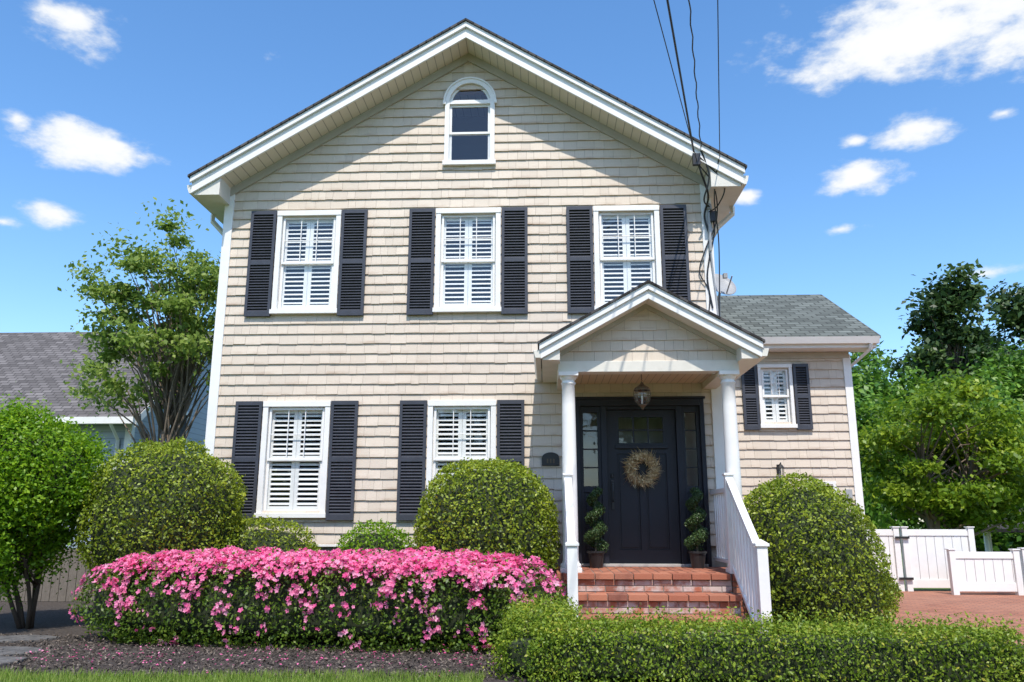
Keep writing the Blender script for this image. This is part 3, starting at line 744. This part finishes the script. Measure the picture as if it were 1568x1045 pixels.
mb=MB(); mb.tube([(2.26,-.09,4.2),(2.26,-.07,3.6)],.02,8); mb.lathe(2.26,-.09,[(.02,4.18),(.045,4.2),(.04,4.26),(.01,4.29)],12); mb.tube([(2.26,-.06,3.6),(2.30,-.04,3.0),(2.34,-.02,2.2)],.014,8)
mb.obj('weatherhead',M['metal'],uw)

# ------------------------------------------------------------------ ground
def sheet(name,poly,z,mat):
    mb=MB(); mb.add([(x,y,z) for x,y in poly],[tuple(range(len(poly)))]); return mb.obj(name,mat)
m,nt,b=new_mat('grass_ground'); f=noise(nt,3,6,.7)
L(nt,ramp(nt,f,[(.3,(.05,.09,.02)),(.6,(.11,.17,.035)),(.8,(.16,.19,.06))]),b.inputs['Base Color']); b.inputs['Roughness'].default_value=1; M['lawn']=m
bump(nt,b,noise(nt,60,4),.6,.03)
m,nt,b=new_mat('mulch'); f=noise(nt,38,6,.75)
L(nt,ramp(nt,f,[(.3,(.030,.023,.019)),(.55,(.09,.072,.060)),(.75,(.19,.155,.13))]),b.inputs['Base Color']); b.inputs['Roughness'].default_value=1; M['mulch']=m
bump(nt,b,f,1,.04)
m,nt,b=new_mat('brick_pavers')
g_=N(nt,'ShaderNodeNewGeometry'); mp=N(nt,'ShaderNodeMapping'); mp.inputs['Rotation'].default_value=(0,0,math.radians(40)); L(nt,g_.outputs['Position'],mp.inputs[0])
br=N(nt,'ShaderNodeTexBrick'); L(nt,mp.outputs[0],br.inputs[0]); br.inputs['Scale'].default_value=1; br.inputs['Brick Width'].default_value=.2; br.inputs['Row Height'].default_value=.1; br.inputs['Mortar Size'].default_value=.007
br.inputs['Color1'].default_value=(.40,.16,.09,1); br.inputs['Color2'].default_value=(.26,.095,.055,1); br.inputs['Mortar'].default_value=(.12,.08,.06,1)
o=mixc(nt,ramp(nt,noise(nt,1.1,5,.6),[(.35,(0,0,0)),(.75,(.5,.5,.5))]),br.outputs[0],(.40,.21,.14))
L(nt,o,b.inputs['Base Color']); b.inputs['Roughness'].default_value=.9; M['pavers']=m
bump(nt,b,math_n(nt,'SUBTRACT',1,br.outputs['Fac']),.5,.01)
S=400; sheet('ground',[(-S,-S),(S,-S),(S,S),(-S,S)],GZ-.012,M['lawn'])
sheet('mulch_bed',[(-9,-2.9),(-6,-3.6),(-4.4,-3.93),(-.6,-4.0),(-.45,-4.6),(4.2,-4.9),(4.1,-3.0),(3.9,-.5),(4.7,2.4),(-9,2.4)],GZ-.004,M['mulch'])
sheet('brick_walkway',[(.25,-2.3),(.25,-3.5),(4.6,-3.5),(4.6,-2.3)],GZ,M['pavers'])
sheet('brick_driveway',[(4.0,-9),(14,-9),(14,4.5),(4.9,4.6),(4.87,2.3),(4.2,0),(3.5,-2.0)],GZ+.004,M['pavers'])
n=14000; x=rng.uniform(-6.5,0.2,n); y=rng.uniform(-4.0,-1.8,n); C=np.stack([x,y,np.full(n,GZ)+rng.uniform(.004,.02,n)],1)
leaves('mulch_chips',C,np.tile([0,0,1.],(n,1)),.035,.35,mat_leaf('mulch_chip',[(0,(.03,.023,.018)),(.6,(.10,.08,.065)),(1,(.24,.20,.16))],0,.9,.9),None,1.2)
n=420; x=rng.uniform(-4.8,0,n); y=rng.normal(-3.1,.35,n); y=np.minimum(y,-2.4); C=np.stack([x,y,np.full(n,GZ+.022)],1)
leaves('fallen_petals',C,np.tile([0,0,1.],(n,1)),.026,.6,M['pink'],None,1.5)
n=60000; x=rng.uniform(-7.5,-.5,n); y=rng.uniform(-6.0,-3.80,n); lim=-3.87-.08*np.sin(x*1.3)-np.maximum(0,-4.4-x)*-.2; keep=y<lim+.05*rng.normal(size=n); x,y=x[keep],y[keep]; n=len(x)
h=rng.uniform(.03,.065,n); th=rng.uniform(0,6.28,n); V=np.empty((n,3,3)); dx,dy=np.cos(th)*.004,np.sin(th)*.004
V[:,0]=np.stack([x-dx,y-dy,np.full(n,GZ-.012)],1); V[:,1]=np.stack([x+dx,y+dy,np.full(n,GZ-.012)],1); V[:,2]=np.stack([x+rng.normal(0,.02,n),y+rng.normal(0,.02,n),GZ+h],1)
np_mesh('front_lawn',V.reshape(-1,3),3,M['grass'],None,rng.uniform(0,1,n))
ss=MB()
for (cx,cy,a,b,r) in ((-5.1,-2.9,.42,.24,.1),(-5.5,-2.1,.4,.22,.2),(-4.95,-3.45,.42,.22,.05),(-5.85,-3.2,.35,.26,.4)):
    pts=[]
    for k in range(9):
        t=2*math.pi*k/9; q=random.uniform(.82,1.05); X,Y=a*q*math.cos(t)*1.1,b*q*math.sin(t)*1.1
        pts.append((cx+X*math.cos(r)-Y*math.sin(r),cy+X*math.sin(r)+Y*math.cos(r)))
    n=len(pts); ss.add([(x,y,GZ-.01) for x,y in pts]+[(x,y,GZ+.022) for x,y in pts],[tuple(range(n,2*n))]+[(i,(i+1)%n,(i+1)%n+n,i+n) for i in range(n)])
ss.obj('stepping_stones',mat_paint('bluestone',(.13,.125,.12),.9,.3,10),None,.008)

# ------------------------------------------------------------------ shrubs
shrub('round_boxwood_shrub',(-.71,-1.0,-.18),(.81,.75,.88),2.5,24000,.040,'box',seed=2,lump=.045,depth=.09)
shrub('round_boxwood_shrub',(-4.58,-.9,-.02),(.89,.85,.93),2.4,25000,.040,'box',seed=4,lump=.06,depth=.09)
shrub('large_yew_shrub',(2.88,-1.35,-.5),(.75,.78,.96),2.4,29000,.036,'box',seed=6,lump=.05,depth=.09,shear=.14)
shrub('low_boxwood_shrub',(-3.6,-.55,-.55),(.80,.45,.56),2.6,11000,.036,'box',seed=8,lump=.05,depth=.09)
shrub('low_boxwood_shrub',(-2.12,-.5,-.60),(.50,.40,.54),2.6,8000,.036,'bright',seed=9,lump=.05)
bh=shrub('boxwood_hedge',(1.68,-3.90,-1.04),(2.10,.36,.25),5,50000,.028,'hedge',lump=.022,lk=2.2,seed=11,depth=.07,stray=.06,rot=-.075)
shrub('boxwood_hedge',(-.05,-3.2,-.97),(.30,.62,.25),4,14000,.028,'hedge',lump=.02,lk=2.5,seed=12,depth=.07,parent=bh,stray=.05)
shrub('small_shrub',(4.75,1.6,-.98),(.24,.24,.26),2.3,2500,.035,'box',seed=14)
shrub('small_shrub',(8.4,3.1,-1.02),(.35,.3,.26),2.3,2500,.04,'bright',seed=15)
ac=(-2.36,-2.07,-.82); aabc=(2.52,.62,.45); rot=-.10
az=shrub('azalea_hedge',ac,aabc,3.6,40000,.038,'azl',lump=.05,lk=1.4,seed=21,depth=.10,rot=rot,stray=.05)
n=38000; P,Nn=shape_pts(n,aabc,3.6,.05,1.4,21); P=P+Nn*(sn(P,5.6,71)*.0275)[:,None]
top=np.clip((P[:,2]+.45)/.90,0,1); cl=sn(P,2.2,33)+.6*sn(P,6,34)
prob=np.clip((top-.80)*6,0,1)*.85+np.clip(.62*top+cl*.75-.36,0,.85)*np.clip(top*1.6,0,1)
keep=rng.uniform(0,1,n)<np.clip(prob,0,.95)
P,Nn,cl2=P[keep],Nn[keep],cl[keep]; n=len(P)
P=P+Nn*rng.uniform(-.02,.045,n)[:,None]
ca,sa=math.cos(rot),math.sin(rot); Rm=np.array([[ca,-sa,0],[sa,ca,0],[0,0,1]]); P=P@Rm.T+np.array(ac); Nn=Nn@Rm.T
ax=nrm(Nn*.9+rng.normal(size=(n,3))*.45); t=nrm(np.cross(ax,rng.normal(size=(n,3)))); b_=np.cross(ax,t)
R_=rng.uniform(.018,.032,n)[:,None]; V=np.empty((n,5,4,3)); fv=np.clip(rng.normal(.55,.25,n)+.15*cl2,0,1)
for k in range(5):
    a=2*math.pi*k/5; d=t*math.cos(a)+b_*math.sin(a); e=-t*math.sin(a)+b_*math.cos(a)
    V[:,k,0]=P; V[:,k,1]=P+(d*.6+e*.38)*R_+ax*R_*.35; V[:,k,2]=P+d*R_*1.05+ax*R_*.45; V[:,k,3]=P+(d*.6-e*.38)*R_+ax*R_*.35
np_mesh('blossoms',V.reshape(-1,3),4,M['pink'],az,np.repeat(fv,5))

# ------------------------------------------------------------------ trees
def tree(name,base,crown_c,crown_r,ncl,nleaf,leaf,mat,trunk_r=.12,spread=.35,seed=0,flat=.7,low=None,stems=1,shell=.45,parent=None,bark='bark',vv=.3):
    r=np.random.default_rng(seed); e=parent or empty(name); mb=MB()
    cc=np.array(crown_c); cr=np.array(crown_r)
    cl=[]
    while len(cl)<ncl:
        d=r.normal(size=3); d/=np.linalg.norm(d); q=r.uniform(shell,1)**.6; p=d*q
        s=1+.18*math.sin(d[0]*5+seed)+.15*math.sin(d[2]*6+seed*2+d[1]*4)
        c_=cc+p*cr*s
        if low is not None and c_[2]<low+.15: continue
        cl.append(c_)
    cl=np.array(cl); b=np.array(base,float)
    tops=[]
    for s in range(stems):
        off=np.array([r.uniform(-.3,.3),r.uniform(-.2,.2),0])*(stems>1)*1.0
        top=cc+np.array([off[0]*cr[0]*2,off[1]*2,cr[2]*.35]); pts=[]; rs=[]
        for k in range(9):
            t=k/8; p=b*(1-t)+top*t+off*.25*(1-t)+np.array([math.sin(t*5+seed+s),math.cos(t*4+seed),0])*.06*np.linalg.norm(top-b)*t*(1-t)*2
            pts.append(tuple(p)); rs.append(trunk_r*(1.15-t)**.9/ (1 if stems==1 else 1.3))
        mb.tube(pts,rs,10); tops.append(np.array(pts))
    for i,c in enumerate(cl):
        T=tops[i%stems]
        hk=int(np.clip(2+5*(c[2]-cc[2]+cr[2])/(2*cr[2]),2,7)); s0=T[hk]
        mid=(s0+c)/2+np.array([0,0,.12*np.linalg.norm(c-s0)])+r.normal(size=3)*.05*cr[0]
        rr=trunk_r*.32*(1.1-hk/9)+.006
        mb.tube([tuple(s0),tuple(s0*.6+mid*.4),tuple(mid),tuple(mid*.4+c*.6),tuple(c)],[rr,rr*.8,rr*.55,rr*.35,rr*.15],6)
    mb.obj('trunk_and_limbs',M[bark],e,0,True)
    idx=r.integers(0,ncl,nleaf); P=cl[idx]+r.normal(size=(nleaf,3))*np.array([1,1,flat])*spread*np.mean(cr)*r.uniform(.35,1.1,ncl)[idx][:,None]
    out=nrm(P-cc)*.5+np.array([0,0,.7])
    val=np.clip(np.random.default_rng(seed+1).normal(.5,.2,len(P))+vv*r.uniform(-.5,.5,ncl)[idx],0,1)
    leaves('foliage',P,out,leaf,.6,M[mat],e,.6,val)
    return e
tree('deciduous_tree',(-6.2,3.0,GZ),(-6.9,3.0,3.45),(1.5,1.1,2.1),105,17000,.095,'tree',.075,.135,seed=3,stems=2,shell=.25,flat=.6,low=1.75)
lt=tree('arborvitae_shrub',(-5.95,-1.2,GZ),(-6.2,-1.3,.38),(.88,.9,.82),70,44000,.045,'bright',.03,.20,seed=7,flat=1,stems=6,shell=.6,bark='barkd')
shrub('arborvitae_shrub',(-6.25,-1.3,.45),(.93,.9,.80),2.2,22000,.048,'bright',lump=.11,lk=1.2,seed=17,depth=.14,zcut=-.4,parent=lt)
tree('maple_tree',(8.7,8.0,GZ),(9.1,8.0,1.35),(2.1,1.7,1.75),80,36000,.12,'maple',.13,.17,seed=9,stems=4,flat=.45,vv=.6)
tree('oak_tree',(19.2,28,GZ),(19.2,28,6.6),(1.5,1.8,4.9),70,18000,.30,'far',.35,.20,seed=12,vv=.6)
dm_=empty('distant_trees')
def mass(specs,s0=100):
    Cs=[];Os=[];Vv=[]
    for i,(x,y,z,rx,rz,n) in enumerate(specs):
        r=np.random.default_rng(s0+i); k=44; d=nrm(r.normal(size=(k,3))); c=np.array([x,y,z])+d*np.array([rx,rx,rz])*r.uniform(.5,1,k)[:,None]
        idx=r.integers(0,k,n); P=c[idx]+r.normal(size=(n,3))*rx*.16; v0=r.uniform(-.32,.32,k)[idx]; kk=P[:,2]>GZ; P=P[kk]; v0=v0[kk]
        Cs.append(P); Os.append(nrm(P-np.array([x,y,z]))+np.array([0,0,.5])); Vv.append(np.clip(r.normal(.45,.2,len(P))+v0,0,1))
    return np.concatenate(Cs),np.concatenate(Os),np.concatenate(Vv)
C,O,V_=mass([(14.6,26,2.6,2.6,5.2,12000),(11.5,22,1.6,2.4,3.6,8000),(17.5,23,2.0,2.8,4.2,11000),(21.5,26,2.7,3.0,5.4,12000),(25.5,28,3.5,3.2,5.8,11000),(21,20,1.0,3,3,7000)])
leaves('foliage_bright',C,O,.28,.6,M['farb'],dm_,.6,V_)
C,O,V_=mass([(23.5,33,4.4,2.8,6.0,10000),(26.8,33,7.3,2.8,6.6,13000),(16.5,34,3.6,3.0,6.4,9000),(12,38,3.2,4,5.5,7000),(7.0,26,3.4,1.5,4.2,4500),(32,34,6,4,7,8000),(-20,30,1,5,3,5000),(35,25,4,5,6,6000)])
leaves('foliage_dark',C,O,.34,.6,M['far'],dm_,.6,V_)
C,O,V_=mass([(-16,-38,4,6,6,3500),(-4,-42,5,6,7,3500),(9,-40,4,6,6,3500),(20,-36,5,6,7,3500)],300)
leaves('foliage_across_street',C,O,.8,.6,M['far'],dm_,.6,V_)
# ------------------------------------------------------------------ neighbour house
nh=empty('neighbor_house')
def mat_lap(name,c,sp):
    m,nt,b=new_mat(name); g=N(nt,'ShaderNodeNewGeometry'); s=N(nt,'ShaderNodeSeparateXYZ'); L(nt,g.outputs['Position'],s.inputs[0])
    fr=math_n(nt,'FRACT',math_n(nt,'DIVIDE',s.outputs['Z'],sp)); k=math_n(nt,'LESS_THAN',fr,.12)
    L(nt,mixc(nt,math_n(nt,'MULTIPLY',k,.55),mixc(nt,noise(nt,3,3),c,tuple(v*.85 for v in c)),tuple(v*.35 for v in c)),b.inputs['Base Color'])
    bump(nt,b,fr,.6,.02); b.inputs['Roughness'].default_value=.6; return m
nm=mat_lap('blue_lap_siding',(.40,.46,.56),.14)
NXc=-8.76; NY0=6.0; NYr=9.5; NZe=2.15; NZr=4.85
mb=MB(); mb.box(-20,NXc,NY0,NY0+7,GZ,NZe)
mb.add([(NXc,NY0,NZe),(NXc,NY0+7,NZe),(NXc,NYr,NZr-.1)],[(0,1,2)])
mb.obj('walls',nm,nh)
mb=MB(); roofx(mb,-20.3,NXc+.25,NY0-.35,NZe-.05,NYr,NZr,.12); roofx(mb,-20.3,NXc+.25,NY0+7.35,NZe-.05,NYr,NZr,.12)
o=mb.obj('roof',M['roofp'],nh); roof_uv(o,lambda c:(c.x,abs(c.y-NYr)*1.25))
mb=MB(); mb.box(-20.3,NXc+.25,NY0-.47,NY0-.352,NZe-.20,NZe-.06); mb.box(NXc-.12,NXc+.02,NY0-.03,NY0+.10,GZ,NZe-.1); mb.tube([(NXc-.25,NY0-.4,NZe-.2),(NXc-.25,NY0-.05,NZe-.5),(NXc-.25,NY0-.05,GZ)],.04,4)
for s in (-1,1):
    y1=NYr+s*3.85; mb.hexa([(NXc+.22,y1,NZe-.26),(NXc+.26,y1,NZe-.26),(NXc+.26,NYr,NZr-.25),(NXc+.22,NYr,NZr-.25),(NXc+.22,y1,NZe-.08),(NXc+.26,y1,NZe-.08),(NXc+.26,NYr,NZr-.02),(NXc+.22,NYr,NZr-.02)])
y0,y1,z0,z1=7.7,8.5,1.2,2.5
mb.box(NXc,NXc+.04,y0-.08,y0,z0,z1); mb.box(NXc,NXc+.04,y1,y1+.08,z0,z1); mb.box(NXc,NXc+.04,y0-.08,y1+.08,z1,z1+.08); mb.box(NXc,NXc+.05,y0-.08,y1+.08,z0-.08,z0); mb.box(NXc,NXc+.03,y0,y1,(z0+z1)/2-.02,(z0+z1)/2+.02)
mb.obj('trim',M['white'],nh)
mb=MB(); mb.box(NXc-.01,NXc+.02,y0,y1,z0,z1); mb.obj('side_window',M['dark'],nh)
wf=MB(); x=-11.0
while x<-5.2:
    wf.box(x,x+.12,1.8,1.83,GZ,-.42+random.uniform(-.01,.01)); x+=.128
wf.box(-11,-5.2,1.835,1.87,-.62,-.54); wf.box(-11,-5.2,1.835,1.87,-1.05,-.97)
wf.obj('wooden_fence',mat_bark('weathered_wood',(.17,.145,.12)),None,.003)
vf=MB()
def vpanel(x0,x1,y0,y1,top):
    d=Vector((x1-x0,y1-y0,0)); Ln=d.length; d/=Ln; nrm_=Vector((-d.y,d.x,0))
    def bx(a,b,t,z0,z1,o=0):
        p=Vector((x0,y0,0))+d*a; q=Vector((x0,y0,0))+d*b; w=nrm_*t; s=nrm_*o
        P=[p-w+s,q-w+s,q+w+s,p+w+s]; vf.hexa([(v.x,v.y,z0) for v in P]+[(v.x,v.y,z1) for v in P])
    bx(0,.10,.05,GZ,top+.03); bx(Ln-.10,Ln,.05,GZ,top+.03); bx(-.015,.115,.065,top+.031,top+.05); bx(Ln-.115,Ln+.015,.065,top+.031,top+.05)
    bx(.10,Ln-.10,.03,top-.11,top); bx(.10,Ln-.10,.03,GZ+.06,GZ+.2)
    a=.105
    while a<Ln-.11: bx(a,min(a+.148,Ln-.105),.014,GZ+.2,top-.11); a+=.154
vpanel(5.35,6.25,4.4,4.4,-.14); vpanel(6.30,7.55,4.4,4.4,-.14); vpanel(6.75,7.9,3.7,3.7,-.50); vpanel(7.95,9.6,3.7,3.7,-.48)
vf.obj('vinyl_fence',M['white'],None,.004)
mb=MB(); mb.box(6.16,6.40,4.30,4.335,-.30,-.26); mb.box(6.16,6.40,4.30,4.335,-1.0,-.96); mb.obj('gate_hinges',M['black'])
gz=empty('gazebo'); mb=MB(); gx,gy=12.4,11.0
for k in range(6):
    a=k*math.pi/3; mb.tube([(gx+1.2*math.cos(a),gy+1.2*math.sin(a),GZ),(gx+1.2*math.cos(a),gy+1.2*math.sin(a),-.18)],.06,6)
mb.obj('posts',M['white'],gz); mb=MB(); mb.lathe(gx,gy,[(1.45,-.26),(1.45,-.18),(.08,.38)],6); mb.obj('roof',M['roofp'],gz)

# ------------------------------------------------------------------ world
w=bpy.data.worlds.new('World'); scn.world=w; w.use_nodes=True; nt=w.node_tree
bg=nt.nodes['Background']; sky=N(nt,'ShaderNodeTexSky'); sky.sky_type='NISHITA'; sky.sun_disc=False
SE,SA=58.5,7.0
sky.sun_elevation=math.radians(SE); sky.sun_rotation=math.radians(180-SA); sky.air_density=1.0; sky.dust_density=.8; sky.ozone_density=2.2; sky.altitude=0
tc=N(nt,'ShaderNodeTexCoord'); sp=N(nt,'ShaderNodeSeparateXYZ'); L(nt,tc.outputs['Generated'],sp.inputs[0])
RAD=57.29578
az_=math_n(nt,'MULTIPLY',math_n(nt,'ARCTAN2',sp.outputs[0],sp.outputs[1]),RAD)
el_=math_n(nt,'MULTIPLY',math_n(nt,'ARCSINE',sp.outputs[2]),RAD)
mpn=N(nt,'ShaderNodeMapping'); mpn.inputs['Scale'].default_value=(1,1,2.0); L(nt,tc.outputs['Generated'],mpn.inputs[0])
n1=noise(nt,9,8,.58,mpn.outputs[0]); n2=noise(nt,30,6,.6,mpn.outputs[0])
best=None
clouds=[(-31.9,23.4,4.4,1.5,1),(-33.9,18.6,2.6,1.0,1.0),(27,30.4,10.5,2.6,1.15),(33,31.5,8,4.0,1.3),(25.8,24.6,3.7,1.3,1.05),(22.3,22.1,3.2,1.25,1.1),(22.4,24.5,1.5,.7,.95),(15.1,21.9,1.6,.7,.85),
 (-34.1,30.5,4.5,3.0,.58),(-36.4,17.7,2,.8,.9),(18.5,22.4,1.8,.5,.75),(31.3,24.3,1.6,.6,.75),(-21.2,30.6,1.6,1.6,.45),(29,15,5,1.0,.55),(21,19,3,.7,.5),(-36.5,23.8,1.4,.9,.85)]
for a,e_,wd,hh,am in clouds:
    da=math_n(nt,'DIVIDE',math_n(nt,'SUBTRACT',az_,a),wd); de=math_n(nt,'DIVIDE',math_n(nt,'SUBTRACT',el_,e_),hh)
    q=math_n(nt,'SQRT',math_n(nt,'ADD',math_n(nt,'MULTIPLY',da,da),math_n(nt,'MULTIPLY',de,de)))
    v=math_n(nt,'SUBTRACT',am,q)
    best=v if best is None else math_n(nt,'MAXIMUM',best,v)
dens=math_n(nt,'ADD',best,math_n(nt,'ADD',math_n(nt,'MULTIPLY',math_n(nt,'SUBTRACT',n1,.5),2.8),math_n(nt,'MULTIPLY',math_n(nt,'SUBTRACT',n2,.5),1.0)))
mr=N(nt,'ShaderNodeMapRange'); mr.interpolation_type='SMOOTHSTEP'; L(nt,dens,mr.inputs[0]); mr.inputs[1].default_value=.0; mr.inputs[2].default_value=.75
far_ok=math_n(nt,'GREATER_THAN',best,-1.2)
cf=math_n(nt,'MULTIPLY',mr.outputs[0],far_ok)
hs=N(nt,'ShaderNodeHueSaturation'); hs.inputs['Saturation'].default_value=1.22; hs.inputs['Value'].default_value=1.75; L(nt,sky.outputs[0],hs.inputs['Color'])
cshade=ramp(nt,dens,[(.2,(5.8,6.2,6.6)),(.9,(7.0,7.0,7.0))])
fin=mixc(nt,math_n(nt,'MULTIPLY',cf,.96),hs.outputs[0],cshade)
L(nt,fin,bg.inputs[0]); bg.inputs[1].default_value=.15
sl=bpy.data.lights.new('sun','SUN'); sl.energy=5.0; sl.angle=math.radians(.5); sl.color=(1,.94,.85)
so=bpy.data.objects.new('sun',sl); col.objects.link(so)
se,sa_=math.radians(SE),math.radians(SA)
dv=Vector((math.sin(sa_)*math.cos(se),-math.cos(sa_)*math.cos(se),math.sin(se))); so.rotation_mode='QUATERNION'; so.rotation_quaternion=dv.to_track_quat('Z','Y')
so.location=(0,-20,30)
# ------------------------------------------------------------------ camera
th,ps,ro=math.radians(12.634),math.radians(2.473),math.radians(.066)
F=Vector((-math.sin(ps)*math.cos(th),math.cos(ps)*math.cos(th),math.sin(th))); R0=Vector((math.cos(ps),math.sin(ps),0)); U0=R0.cross(F)
R=R0*math.cos(ro)+U0*math.sin(ro); U=U0*math.cos(ro)-R0*math.sin(ro)
cam=bpy.data.cameras.new('camera'); co=bpy.data.objects.new('camera',cam); col.objects.link(co)
Mx=Matrix((( R.x,U.x,-F.x,0),(R.y,U.y,-F.y,-10.6),(R.z,U.z,-F.z,0),(0,0,0,1))); co.matrix_world=Mx
cam.sensor_width=36; cam.lens=1228.7/1568*36; cam.clip_end=2000; cam.clip_start=.05
scn.camera=co
scn.view_settings.view_transform='Standard'; scn.view_settings.look='None'; scn.view_settings.exposure=0
